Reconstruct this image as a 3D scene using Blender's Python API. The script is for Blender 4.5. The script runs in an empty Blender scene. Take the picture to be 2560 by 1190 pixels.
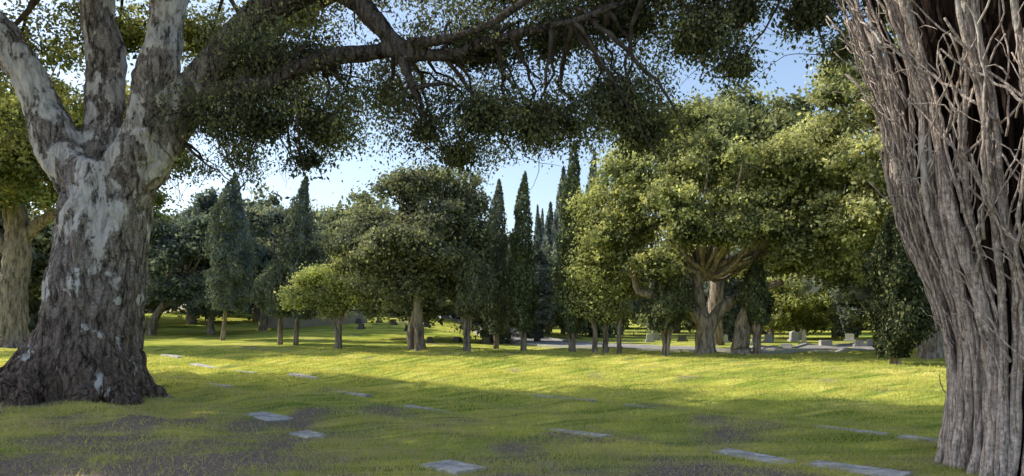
import bpy, math, random, bmesh
import numpy as np
from mathutils import Vector, Matrix
rng = np.random.default_rng(11)
random.seed(5)
scene = bpy.context.scene
COL = scene.collection

# ------------------------------------------------------------------ noise
def _h(ix, iy, iz, seed):
    n = (ix*374761393 + iy*668265263 + iz*2147483647 + seed*974634777) & 0xFFFFFFFF
    n = ((n ^ (n >> 13))*1274126177) & 0xFFFFFFFF
    n = ((n ^ (n >> 16))*2246822519) & 0xFFFFFFFF
    n = n ^ (n >> 15)
    return (n & 0xFFFF)/65535.0
def vnoise(P, seed=0):
    P = np.asarray(P, dtype=np.float64)
    I = np.floor(P).astype(np.int64); F = P-I; F = F*F*(3-2*F)
    out = 0
    for dx in (0, 1):
        wx = F[:, 0] if dx else 1-F[:, 0]
        for dy in (0, 1):
            wy = F[:, 1] if dy else 1-F[:, 1]
            for dz in (0, 1):
                wz = F[:, 2] if dz else 1-F[:, 2]
                out = out+wx*wy*wz*_h(I[:, 0]+dx, I[:, 1]+dy, I[:, 2]+dz, seed)
    return out
def fbm2(x, y, s, seed=0, octv=3):
    t = 0; a = .5; n = 0
    for o in range(octv):
        P = np.stack([x/s*2**o, y/s*2**o, np.zeros_like(x)+.5], 1)
        t = t+a*vnoise(P, seed+o); n += a; a *= .5
    return t/n
def sstep(a, b, x):
    t = np.clip((x-a)/(b-a), 0, 1); return t*t*(3-2*t)

# ------------------------------------------------------------------ materials
def newmat(name):
    m = bpy.data.materials.new(name); m.use_nodes = True
    nt = m.node_tree; nt.nodes.clear()
    out = nt.nodes.new('ShaderNodeOutputMaterial')
    return m, nt, out
def ramp(nt, stops):
    r = nt.nodes.new('ShaderNodeValToRGB'); e = r.color_ramp.elements
    while len(e) < len(stops): e.new(.5)
    for i, (p, c) in enumerate(stops):
        e[i].position = p; e[i].color = (*c, 1)
    return r
def noise(nt, vec, scale, detail=3, rough=.6, dist=0):
    n = nt.nodes.new('ShaderNodeTexNoise'); n.inputs['Scale'].default_value = scale; n.inputs['Detail'].default_value = detail
    n.inputs['Roughness'].default_value = rough; n.inputs['Distortion'].default_value = dist
    nt.links.new(vec, n.inputs[0]); return n
def mixc(nt, a, b, fac=1.0, blend='MULTIPLY', facs=None):
    m = nt.nodes.new('ShaderNodeMix'); m.data_type = 'RGBA'; m.blend_type = blend; m.inputs[0].default_value = fac
    if facs is not None: nt.links.new(facs, m.inputs[0])
    nt.links.new(a, m.inputs[6]); nt.links.new(b, m.inputs[7]); return m
def leafmat(name, trans=.42, tint=(1.25, 1.25, .75)):
    m, nt, out = newmat(name); L = nt.links.new
    at = nt.nodes.new('ShaderNodeAttribute'); at.attribute_name = 'Col'
    d = nt.nodes.new('ShaderNodeBsdfDiffuse'); L(at.outputs['Color'], d.inputs[0])
    mu = nt.nodes.new('ShaderNodeMix'); mu.data_type = 'RGBA'; mu.blend_type = 'MULTIPLY'
    mu.inputs[0].default_value = 1; L(at.outputs['Color'], mu.inputs[6]); mu.inputs[7].default_value = (*tint, 1)
    t = nt.nodes.new('ShaderNodeBsdfTranslucent'); L(mu.outputs[2], t.inputs[0])
    mx = nt.nodes.new('ShaderNodeMixShader'); mx.inputs[0].default_value = trans
    L(d.outputs[0], mx.inputs[1]); L(t.outputs[0], mx.inputs[2]); L(mx.outputs[0], out.inputs[0])
    return m
M_LEAF = leafmat('oak_leaves'); M_CYP = leafmat('cypress_leaves', .2, (1.2, 1.2, .7))
M_GRASSB = leafmat('grass_blades', .45, (1.3, 1.25, .6))
M_DEAD = leafmat('dead_leaves', .1, (1, 1, 1))

def barkmat(name, dark, mid, pale, patch=.5, scale=1.0, zs=.3, bump=.9, vscale=9, lowp=-.16, hip=.03, pscale=1.7, limbx=False):
    m, nt, out = newmat(name); L = nt.links.new
    tc = nt.nodes.new('ShaderNodeTexCoord'); O = tc.outputs['Object']
    mp = nt.nodes.new('ShaderNodeMapping'); mp.inputs['Scale'].default_value = (scale, scale, scale*zs)
    L(O, mp.inputs[0]); MV = mp.outputs[0]
    nr = noise(nt, MV, vscale*.8, 4, .7, .5)
    mixv = mixc(nt, MV, nr.outputs['Color'], .2, 'MIX')
    vo = nt.nodes.new('ShaderNodeTexVoronoi'); vo.feature = 'DISTANCE_TO_EDGE'; vo.inputs['Scale'].default_value = vscale
    L(mixv.outputs[2], vo.inputs[0])
    cmb = nt.nodes.new('ShaderNodeMath'); cmb.operation = 'MULTIPLY_ADD'; cmb.inputs[1].default_value = 1.0
    L(vo.outputs['Distance'], cmb.inputs[0]); L(nr.outputs[0], cmb.inputs[2])
    r1 = ramp(nt, [(.42, dark), (.55, tuple(.45*(a+b) for a, b in zip(dark, mid))), (.75, mid)])
    L(cmb.outputs[0], r1.inputs[0])
    n2 = noise(nt, O, 24, 3, .75)
    r2 = ramp(nt, [(.3, (.55, .53, .51)), (.7, (1.5, 1.48, 1.45))]); L(n2.outputs[0], r2.inputs[0])
    mul = mixc(nt, r1.outputs[0], r2.outputs[0])
    mp3 = nt.nodes.new('ShaderNodeMapping'); mp3.inputs['Scale'].default_value = (1, 1, .55); L(O, mp3.inputs[0])
    n3 = noise(nt, mp3.outputs[0], pscale, 5, .66, .3)
    sep = nt.nodes.new('ShaderNodeSeparateXYZ'); L(O, sep.inputs[0])
    mr = nt.nodes.new('ShaderNodeMapRange'); mr.inputs[1].default_value = .8; mr.inputs[2].default_value = 4.5
    mr.inputs[3].default_value = lowp; mr.inputs[4].default_value = hip; L(sep.outputs[2], mr.inputs[0])
    ad = nt.nodes.new('ShaderNodeMath'); L(n3.outputs[0], ad.inputs[0]); L(mr.outputs[0], ad.inputs[1])
    src = ad
    if limbx:
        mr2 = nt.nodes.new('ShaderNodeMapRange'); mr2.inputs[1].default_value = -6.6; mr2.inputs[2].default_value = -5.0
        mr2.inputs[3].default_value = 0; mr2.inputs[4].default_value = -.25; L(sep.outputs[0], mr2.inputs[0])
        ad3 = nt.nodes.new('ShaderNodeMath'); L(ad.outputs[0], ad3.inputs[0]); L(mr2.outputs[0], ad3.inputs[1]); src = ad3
        mr4 = nt.nodes.new('ShaderNodeMapRange'); mr4.inputs[1].default_value = -6.2; mr4.inputs[2].default_value = -4.2  # shade on the arching limb painted in: bark colour darkens towards +x
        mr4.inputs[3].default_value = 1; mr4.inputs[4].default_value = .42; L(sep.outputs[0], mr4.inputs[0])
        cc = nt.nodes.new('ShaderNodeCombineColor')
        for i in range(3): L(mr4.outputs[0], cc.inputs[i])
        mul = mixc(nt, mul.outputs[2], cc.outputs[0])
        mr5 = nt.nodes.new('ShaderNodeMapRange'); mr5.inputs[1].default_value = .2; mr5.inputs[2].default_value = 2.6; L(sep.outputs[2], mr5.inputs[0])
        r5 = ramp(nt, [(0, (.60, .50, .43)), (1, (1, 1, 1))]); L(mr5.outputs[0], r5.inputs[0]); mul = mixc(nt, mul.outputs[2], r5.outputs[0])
    r3 = ramp(nt, [(patch, (0, 0, 0)), (patch+.035, (1, 1, 1))]); L(src.outputs[0], r3.inputs[0])
    r4 = ramp(nt, [(.35, tuple(c*.4 for c in pale)), (.5, tuple(c*.8 for c in pale)), (.65, pale)]); L(nr.outputs[0], r4.inputs[0])
    mx = mixc(nt, mul.outputs[2], r4.outputs[0], 1, 'MIX', r3.outputs[0])
    b = nt.nodes.new('ShaderNodeBsdfDiffuse'); L(mx.outputs[2], b.inputs[0])
    mb = nt.nodes.new('ShaderNodeMix'); mb.data_type = 'FLOAT'
    hm = nt.nodes.new('ShaderNodeMath'); hm.operation = 'MULTIPLY_ADD'; hm.inputs[1].default_value = .5; hm.inputs[2].default_value = .55
    L(nr.outputs[0], hm.inputs[0])
    L(r3.outputs[0], mb.inputs[0]); L(cmb.outputs[0], mb.inputs[2]); L(hm.outputs[0], mb.inputs[3])
    bp = nt.nodes.new('ShaderNodeBump'); bp.inputs['Strength'].default_value = bump; bp.inputs['Distance'].default_value = .10
    L(mb.outputs[0], bp.inputs['Height']); L(bp.outputs[0], b.inputs['Normal'])
    L(b.outputs[0], out.inputs[0])
    return m
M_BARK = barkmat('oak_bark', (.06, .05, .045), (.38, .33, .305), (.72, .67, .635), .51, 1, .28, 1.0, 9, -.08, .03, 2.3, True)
M_FIB = barkmat('fibrous_bark', (.22, .175, .16), (.60, .52, .48), (.68, .62, .58), .56, 2.2, .05, .5, 12)
def simplebark(name, a, b_, scale=7, zs=.2):
    m, nt, out = newmat(name); L = nt.links.new
    tc = nt.nodes.new('ShaderNodeTexCoord'); mp = nt.nodes.new('ShaderNodeMapping'); mp.inputs['Scale'].default_value = (1, 1, zs)
    L(tc.outputs['Object'], mp.inputs[0]); n = noise(nt, mp.outputs[0], scale, 3, .7)
    r = ramp(nt, [(.35, a), (.65, b_)]); L(n.outputs[0], r.inputs[0])
    d = nt.nodes.new('ShaderNodeBsdfDiffuse'); L(r.outputs[0], d.inputs[0])
    bp = nt.nodes.new('ShaderNodeBump'); bp.inputs['Distance'].default_value = .06; L(n.outputs[0], bp.inputs['Height']); L(bp.outputs[0], d.inputs['Normal'])
    L(d.outputs[0], out.inputs[0]); return m
M_BARKD = simplebark('twig_bark', (.05, .04, .035), (.13, .11, .10))
M_BARK2 = simplebark('tree_bark', (.10, .08, .065), (.42, .35, .29), 8, .2)
M_FIBSHADE = simplebark('shaded_fibrous_bark', (.010, .007, .006), (.06, .042, .036), 18, .05)  # near-black bark for core and inner stems paints the shade between stems

def simplemat(name, c, rough=.8, var=.25, scale=6, bump=.2):
    m, nt, out = newmat(name); L = nt.links.new
    tc = nt.nodes.new('ShaderNodeTexCoord')
    nz = noise(nt, tc.outputs['Object'], scale, 4, .7)
    r = ramp(nt, [(.3, tuple(x*(1-var) for x in c)), (.7, tuple(x*(1+var) for x in c))]); L(nz.outputs[0], r.inputs[0])
    b = nt.nodes.new('ShaderNodeBsdfPrincipled'); b.inputs['Roughness'].default_value = rough
    L(r.outputs[0], b.inputs['Base Color'])
    if bump:
        bp = nt.nodes.new('ShaderNodeBump'); bp.inputs['Strength'].default_value = bump; bp.inputs['Distance'].default_value = .02
        L(nz.outputs[0], bp.inputs['Height']); L(bp.outputs[0], b.inputs['Normal'])
    L(b.outputs[0], out.inputs[0]); return m
M_SLAB = simplemat('weathered_concrete', (.42, .40, .37), .9, .6, 7)
M_STONE = simplemat('headstone_granite', (.45, .44, .42), .7, .2, 8)
M_DSTONE = simplemat('dark_granite', (.09, .085, .09), .5, .3, 8)
M_ROAD = simplemat('asphalt', (.26, .255, .25), .9, .2, 3)
M_KERB = simplemat('kerb_concrete', (.36, .35, .33), .9, .15, 5)
M_WALL = simplemat('wall_plaster', (.36, .32, .27), .9, .15, 3)
M_PAINT = simplemat('white_car_paint', (.75, .76, .78), .25, .02, 2, 0)
M_GLASS = simplemat('car_glass', (.03, .035, .04), .08, .05, 2, 0)
M_TYRE = simplemat('tyre_rubber', (.03, .03, .03), .8, .1, 5)

# ------------------------------------------------------------------ mesh helpers
def mesh_np(name, V, nper, mat, col=None):
    N = len(V)//nper
    me = bpy.data.meshes.new(name)
    me.vertices.add(len(V)); me.vertices.foreach_set('co', V.astype(np.float32).ravel())
    me.loops.add(len(V)); me.loops.foreach_set('vertex_index', np.arange(len(V), dtype=np.int32))
    me.polygons.add(N); me.polygons.foreach_set('loop_start', (np.arange(N)*nper).astype(np.int32))
    me.update(calc_edges=True)
    if col is not None:
        a = me.color_attributes.new('Col', 'FLOAT_COLOR', 'POINT')
        c4 = np.ones((len(V), 4), np.float32); c4[:, :3] = col
        a.data.foreach_set('color', c4.ravel())
    me.materials.append(mat)
    return me
def obj(name, me, parent=None, loc=(0, 0, 0)):
    o = bpy.data.objects.new(name, me); COL.objects.link(o); o.location = loc
    if parent: o.parent = parent
    return o
def empty(name, loc=(0, 0, 0)):
    e = bpy.data.objects.new(name, None); e.empty_display_size = .5; COL.objects.link(e); e.location = loc
    return e
def unit(n):
    v = rng.normal(size=(n, 3)); return v/np.linalg.norm(v, axis=1)[:, None]
def nrm(v): return v/(np.linalg.norm(v, axis=1)[:, None]+1e-9)
def leaf_verts(C, size, asp=.55, down=0.0, up=0.0, nor=None, flat=1.0):
    n = len(C); a = unit(n); a[:, 2] -= down; a[:, 2] += up; a = nrm(a)
    if nor is None: b = nrm(np.cross(a, unit(n)))
    else:
        nn = nrm(nor+unit(n)*flat); b = nrm(np.cross(nn, a)); a = nrm(np.cross(b, nn))
    s = np.asarray(size).reshape(-1, 1)*np.ones((n, 1))
    V = np.empty((n, 4, 3)); V[:, 0] = C-a*s*.5; V[:, 1] = C+b*s*asp*.5; V[:, 2] = C+a*s*.5; V[:, 3] = C-b*s*asp*.5
    return V.reshape(-1, 3)
def catmull(P, R, step):
    P = np.asarray(P, float); R = np.asarray(R, float)
    Q = np.vstack([2*P[0]-P[1], P, 2*P[-1]-P[-2]]); out = []; ro = []
    for i in range(len(P)-1):
        p0, p1, p2, p3 = Q[i:i+4]; n = max(2, int(np.linalg.norm(p2-p1)/step))
        for k in range(n):
            t = k/n
            out.append(.5*((2*p1)+(-p0+p2)*t+(2*p0-5*p1+4*p2-p3)*t*t+(-p0+3*p1-3*p2+p3)*t**3))
            ro.append(R[i]*(1-t)+R[i+1]*t)
    out.append(P[-1]); ro.append(R[-1])
    return np.array(out), np.array(ro)
class Tubes:
    def __init__(s): s.V = []; s.F = []; s.n = 0
    def add(s, P, R, seg=8, step=.3, wob=0.0, rough=0.0):
        P, R = catmull(P, R, step)
        if wob:
            P = P.copy(); P[1:-1] += rng.normal(size=(len(P)-2, 3))*wob
        T = np.gradient(P, axis=0); T /= np.linalg.norm(T, axis=1)[:, None]+1e-9
        ref = np.array([1., 0, 0]) if abs(T[0][0]) < .8 else np.array([0, 1., 0])
        u = np.cross(T[0], ref); u /= np.linalg.norm(u)
        k = len(P); ang = np.linspace(0, 2*math.pi, seg, endpoint=False)
        ca = np.cos(ang)[:, None]; sa = np.sin(ang)[:, None]
        for i in range(k):
            u = u-T[i]*np.dot(u, T[i]); u /= np.linalg.norm(u)+1e-9
            w = np.cross(T[i], u)
            rr = R[i]*(1+rough*rng.normal(size=(seg, 1))) if rough else R[i]
            s.V.append(P[i]+(ca*u+sa*w)*rr)
        b = s.n
        for i in range(k-1):
            for j in range(seg):
                j2 = (j+1) % seg
                s.F.append((b+i*seg+j, b+i*seg+j2, b+(i+1)*seg+j2, b+(i+1)*seg+j))
        s.F.append(tuple(b+j for j in range(seg))[::-1])
        s.F.append(tuple(b+(k-1)*seg+j for j in range(seg)))
        s.n += k*seg
    def mesh(s, name, mat, smooth=True):
        me = bpy.data.meshes.new(name)
        me.from_pydata(np.vstack(s.V).tolist(), [], s.F); me.update()
        if smooth: me.polygons.foreach_set('use_smooth', [True]*len(me.polygons))
        me.materials.append(mat); return me

# ------------------------------------------------------------------ ground
def gh(x, y):
    x = np.asarray(x, float); y = np.asarray(y, float)
    v = .72*x+.69*y
    w = fbm2(x, y, 5., 3, 2)*5
    rid = np.sin(2*math.pi*v/1.25+w)*.035+np.sin(2*math.pi*v/3.3+w*.7)*.05
    rid *= sstep(6, 12, y)*(1-sstep(34, 42, y))*(1+.4*sstep(12, 20, y))
    h = rid+(fbm2(x, y, 2.2, 7, 3)-.5)*.12+(fbm2(x, y, 14., 17, 2)-.5)*.12
    h += 1.5*np.exp(-(((x+9)/9)**2+((y-60)/11)**2))
    h += 1.9*np.exp(-(((x+32)/18)**2+((y-74)/18)**2))
    return h
def g1(x, y): return float(gh(np.array([x]), np.array([y]))[0])
def dirt(x, y):
    n = fbm2(x, y, 1.1, 31, 4)
    a = n+.15*(1-sstep(6.8, 10.5, y+.3*x))*(1-sstep(1.5, 5, x))+.045*(1-sstep(9, 14, y))
    a = a+.2*np.exp(-(((x+8.4)/2.4)**2+((y-13.3)/1.6)**2))+.13*np.exp(-(((x-5.6)/1.4)**2+((y-7.3)/1.3)**2))
    a = a+.12*np.exp(-(((x+3.6)/1.4)**2+((y-11.3)/.9)**2))
    a = a-.10*sstep(11, 16, y+.5*x)
    return sstep(.50, .72, a)
def grid_axis(lo, hi, n, c, dens):
    t = np.linspace(-1, 1, n)
    k = np.sinh(t*dens)/np.sinh(dens)
    return np.where(k < 0, c+k*(c-lo), c+k*(hi-c))
xs = grid_axis(-900, 900, 460, 0, 7.0); ys = grid_axis(-60, 1500, 560, 9, 6.8)
X, Y = np.meshgrid(xs, ys); xf = X.ravel(); yf = Y.ravel(); Z = gh(xf, yf)
me = bpy.data.meshes.new('ground')
nx, ny = len(xs), len(ys)
idx = np.arange(nx*ny).reshape(ny, nx)
Q = np.stack([idx[:-1, :-1], idx[:-1, 1:], idx[1:, 1:], idx[1:, :-1]], -1).reshape(-1, 4)
me.vertices.add(nx*ny); me.vertices.foreach_set('co', np.stack([xf, yf, Z], 1).astype(np.float32).ravel())
me.loops.add(Q.size); me.loops.foreach_set('vertex_index', Q.ravel().astype(np.int32))
me.polygons.add(len(Q)); me.polygons.foreach_set('loop_start', (np.arange(len(Q))*4).astype(np.int32))
me.update(calc_edges=True)
me.polygons.foreach_set('use_smooth', [True]*len(Q))
at = me.color_attributes.new('Dirt', 'FLOAT_COLOR', 'POINT')
dd = dirt(xf, yf); c4 = np.ones((len(xf), 4), np.float32); c4[:, 0] = dd; c4[:, 1] = dd; c4[:, 2] = dd
at.data.foreach_set('color', c4.ravel())
m, nt, out = newmat('lawn'); L = nt.links.new
tc = nt.nodes.new('ShaderNodeTexCoord'); O = tc.outputs['Object']
n1 = noise(nt, O, .6, 5)
r1 = ramp(nt, [(.3, (.30, .35, .08)), (.5, (.50, .52, .12)), (.7, (.68, .61, .20))]); L(n1.outputs[0], r1.inputs[0])
mp = nt.nodes.new('ShaderNodeMapping'); mp.inputs['Rotation'].default_value = (0, 0, math.radians(46)); mp.inputs['Scale'].default_value = (.18, 2.6, 1)
L(O, mp.inputs[0]); n2 = noise(nt, mp.outputs[0], 1.0, 4)
r2 = ramp(nt, [(.40, (.45, .6, .45)), (.56, (1.25, 1.2, 1.15))]); L(n2.outputs[0], r2.inputs[0])
mu = mixc(nt, r1.outputs[0], r2.outputs[0])
n3 = noise(nt, O, 30, 3, .8)
r3 = ramp(nt, [(.3, (.5, .55, .5)), (.7, (1.4, 1.35, 1.25))]); L(n3.outputs[0], r3.inputs[0])
mu2 = mixc(nt, mu.outputs[2], r3.outputs[0])
da = nt.nodes.new('ShaderNodeAttribute'); da.attribute_name = 'Dirt'
rd = ramp(nt, [(.3, (.13, .10, .08)), (.7, (.42, .34, .28))]); L(n3.outputs[0], rd.inputs[0])
mx = mixc(nt, mu2.outputs[2], rd.outputs[0], 1, 'MIX', da.outputs['Fac'])
b = nt.nodes.new('ShaderNodeBsdfDiffuse'); L(mx.outputs[2], b.inputs[0])
bp = nt.nodes.new('ShaderNodeBump'); bp.inputs['Strength'].default_value = .9; bp.inputs['Distance'].default_value = .05
L(n3.outputs[0], bp.inputs['Height']); L(bp.outputs[0], b.inputs['Normal']); L(b.outputs[0], out.inputs[0])
me.materials.append(m)
ground = obj('ground', me)

ROW = math.radians(-46)
slabs = [(-4.0, 12.0, 1.05, .6), (-2.75, 9.95, .5, .3), (-.62, 7.75, .6, .45), (2.75, 8.45, .9, .4), (3.6, 7.75, 1.0, .4),
         (.9, 10.3, 1.1, .22), (-1.35, 13.0, 1.7, .25), (2.35, 12.2, 1.2, .12), (-6.6, 16.6, 1.5, .2), (.95, 13.5, 1.5, .12), (-5.3, 19.0, 1.6, .2),
         (4.6, 10.1, 1.0, .2), (-9.8, 23.8, 2.2, .3), (5.3, 9.1, 1.0, .2), (-7.8, 21.6, 1.8, .2), (-3.4, 15.6, 1.5, .14), (-12.6, 27.5, 1.8, .3)]
def slab_mesh(w, d, h):
    bm = bmesh.new(); bmesh.ops.create_cube(bm, size=1)
    bmesh.ops.scale(bm, vec=(w, d, h), verts=bm.verts)
    bmesh.ops.bevel(bm, geom=bm.edges[:], offset=.012, segments=2, affect='EDGES')
    me = bpy.data.meshes.new('grave_marker'); bm.to_mesh(me); bm.free(); me.materials.append(M_SLAB); return me
for (x, y, w, d) in slabs:
    o = obj('grave_marker', slab_mesh(w, d, .12), None, (x, y, g1(x, y)-.035))
    o.rotation_euler = (random.uniform(-.03, .03), random.uniform(-.03, .03), ROW+random.uniform(-.04, .04))
def inslab(x, y):
    r = np.zeros(len(x), bool)
    c, s = math.cos(-ROW), math.sin(-ROW)
    e = (fbm2(x, y, .12, 55, 2)-.3)*.26
    for (sx, sy, w, d) in slabs:
        u = (x-sx)*c-(y-sy)*s; v = (x-sx)*s+(y-sy)*c
        r |= (np.abs(u) < w/2-.03-e) & (np.abs(v) < d/2-.02-e*.6)
    return r
N = 460000
dist = 5.2*np.exp(rng.random(N)*math.log(34/5.2)); xx = (rng.random(N)*2-1)*(dist*.76+1.0); yy = dist
keep = (rng.random(N) > dirt(xx, yy)*.88) & ~inslab(xx, yy) & (rng.random(N) < .25+1.0*fbm2(xx, yy, .22, 77, 2))
xx = xx[keep]; yy = yy[keep]; n = len(xx); zz = gh(xx, yy)
hgt = (.02+.05*rng.random(n))*(0.25+1.5*fbm2(xx, yy, .5, 5, 2)); wd = .004*(yy/7)**.9*(.7+.6*rng.random(n)); hgt *= 1+.012*(yy-7)
ang = rng.random(n)*2*math.pi; lean = rng.normal(size=(n, 2))*.7*hgt[:, None]
V = np.empty((n, 3, 3)); dx = np.cos(ang)*wd; dy = np.sin(ang)*wd
V[:, 0] = np.stack([xx-dx, yy-dy, zz-.004], 1); V[:, 1] = np.stack([xx+dx, yy+dy, zz-.004], 1)
V[:, 2] = np.stack([xx+lean[:, 0], yy+lean[:, 1], zz+hgt], 1)
t = np.clip(fbm2(xx, yy, 1.1, 61, 3)*2.4-.6+.3*sstep(11, 18, yy)+rng.normal(size=n)*.2, 0, 1)[:, None]
c = np.array([.22, .32, .10])*(1-t)+np.array([.63, .59, .20])*t
dn = (1-sstep(9, 16, yy+.4*xx))
straw = rng.random(n) < .04+dn*np.clip(fbm2(xx, yy, .9, 91, 3)*1.8-.45, 0, .85); c[straw] = (.50, .43, .30)
obj('grass', mesh_np('grass', V.reshape(-1, 3), 3, M_GRASSB, np.repeat(c, 3, 0)))
N = 26000
dist = 5.2*np.exp(rng.random(N)*math.log(22/5.2)); xx = (rng.random(N)*2-1)*(dist*.78+1); yy = dist
k = rng.random(N) < .2+.8*dirt(xx, yy); xx = xx[k]; yy = yy[k]
C = np.stack([xx, yy, gh(xx, yy)+.012], 1); n = len(C)
V = leaf_verts(C, .02+.035*rng.random(n), .5).reshape(n, 4, 3); V[:, :, 2] = C[:, None, 2]+(V[:, :, 2]-C[:, None, 2])*.3
cc = np.array([.38, .29, .20])*(.3+1.5*rng.random((n, 1)))
obj('fallen_leaves', mesh_np('fallen_leaves', V.reshape(-1, 3), 4, M_DEAD, np.repeat(cc, 4, 0)))

# ------------------------------------------------------------------ foliage
def foliage(clumps, n, size, base, yellow=(.34, .34, .15), per=26, sub=.28, down=.3, shell=.55, asp=.6, yl=.35, inner=.2, carve=.36, cs=None, flat=1.1, top=.55):
    C = np.array([c[:6] for c in clumps], float)
    w = np.array([(c[6] if len(c) > 6 else 1) for c in clumps])*(C[:, 3]*C[:, 5])**1.0
    M = max(1, int(n/per/.75))
    ci = rng.choice(len(C), M, p=w/w.sum())
    d = unit(M); d[:, 2] = np.where(d[:, 2] < -.5, -d[:, 2]*.5, d[:, 2]); d = nrm(d)
    rad = shell+(1.25-shell)*rng.random(M)
    isin = rng.random(M) < inner; rad[isin] = rng.random(isin.sum())*shell
    S = C[ci, :3]+d*C[ci, 3:6]*rad[:, None]
    cs = cs or float(np.median(C[:, 3]))*.55
    kp = (vnoise(S/cs+31.7, 12)*.6+vnoise(S/cs*2.3+11.7, 19)*.4) > carve+.12*(rad > 1.1)
    S = S[kp]; ci = ci[kp]; d = d[kp]; isin = isin[kp]; rad = rad[kp]; M = len(S)
    cv = (.75+.5*rng.random(len(C)))[ci]; sv = .7+.6*rng.random(M)
    yv = np.clip((rng.random(M) < yl)*rng.random(M)*1.1+.35*(rad > .95)+top*(d[:, 2] > .3)*rng.random(M), 0, 1)  # yellow new growth outside; sunlit tips and tops also painted into leaf colour
    si = np.repeat(np.arange(M), per)
    ss = sub*(.4+1.1*rng.random(M)**1.5)[si][:, None]
    g = rng.normal(size=(len(si), 3)); off = g*ss; off[:, 2] *= .7; off[:, 2] -= down*.35*np.abs(rng.normal(size=len(si)))*ss[:, 0]
    P = S[si]+off
    nor = nrm(nrm(g)*.8+d[si]*.9+np.array([0, 0, .35]))
    y = yv[si][:, None]; base = np.array(base); yc = np.array(yellow)
    col = (base*(1-y)+yc*y)*(cv[si]*sv[si]*(.75+.5*rng.random(len(si))))[:, None]
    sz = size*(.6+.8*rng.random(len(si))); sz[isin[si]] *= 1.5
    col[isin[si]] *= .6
    return leaf_verts(P, sz, asp, down=down, nor=nor, flat=flat), np.repeat(col, 4, 0)

def shell_clumps(c, r, k, cr, low=-.5, seed=0, f0=.4, f1=1.12):
    rs = np.random.default_rng(seed); out = []
    while len(out) < k:
        d = rs.normal(size=3); d /= np.linalg.norm(d)
        if d[2] < low: continue
        f = f0+(f1-f0)*rs.random()
        q = cr*(.4+.9*rs.random()); e = rs.uniform(.8, 1.3)
        out.append((c[0]+d[0]*r[0]*f, c[1]+d[1]*r[1]*f, c[2]+d[2]*r[2]*f, q*1.1*e, q*1.1, q*.85/e))
    return out

def branches_to(T, start, rstart, clumps, frac=.6, seed=0, seg=6):
    rs = np.random.default_rng(seed); s = np.array(start, float)
    for c in clumps:
        if rs.random() > frac: continue
        e = np.array(c[:3], float); mid = s*.5+e*.5+rs.normal(size=3)*.3; mid[2] -= .15*np.linalg.norm(e-s)*rs.random()
        T.add([s, s*.75+mid*.25+rs.normal(size=3)*.08, mid, e], [rstart*.45, rstart*.35, rstart*.22, .02], seg, .5, .02)

# ------------------------------------------------------------------ big near oak (left)
def ob_remesh(T, name, vox, mat, disp):
    me0 = T.mesh(name, mat); o = bpy.data.objects.new(name, me0); COL.objects.link(o)
    md = o.modifiers.new('r', 'REMESH'); md.mode = 'VOXEL'; md.voxel_size = vox
    sm = o.modifiers.new('s', 'SMOOTH'); sm.iterations = 8; sm.factor = .5
    dg = bpy.context.evaluated_depsgraph_get(); dg.update()
    me = bpy.data.meshes.new_from_object(o.evaluated_get(dg)); bpy.data.objects.remove(o)
    n = len(me.vertices); co = np.empty(n*3, np.float32); me.vertices.foreach_get('co', co); co = co.reshape(-1, 3).astype(float)
    no = np.empty(n*3, np.float32); me.vertices.foreach_get('normal', no); no = no.reshape(-1, 3)
    co = disp(co, no)
    me.vertices.foreach_set('co', co.astype(np.float32).ravel()); me.update()
    me.polygons.foreach_set('use_smooth', [True]*len(me.polygons))
    me.materials.clear(); me.materials.append(mat)
    return me
BX, BY = -8.4, 14.5
big = empty('oak_tree', (BX, BY, 0))
T = Tubes()
T.add([(-8.55, BY, -.4), (-8.5, BY, .25), (-8.35, BY, .9), (-8.15, BY, 2.3), (-7.98, BY, 3.6), (-7.85, BY, 4.5)], [1.18, 1.05, .92, .85, .86, .66], 28, .2)
for a, l, r in ((-100, 1.7, .40), (-60, 1.5, .46), (-25, 1.75, .40), (10, 1.6, .38), (60, 1.6, .4), (120, 1.6, .4), (165, 1.8, .46), (200, 1.9, .48), (235, 1.8, .40)):
    ca, sa = math.cos(math.radians(a)), math.sin(math.radians(a))
    T.add([(-8.4+ca*.45, BY+sa*.45, 1.45), (-8.45+ca*.8, BY+sa*.8, .6), (-8.5+ca*l*.72, BY+sa*l*.72, .12), (-8.5+ca*l*1.15, BY+sa*l*1.15, -.25)], [.32, r, r*.72, .1], 12, .15)
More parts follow.
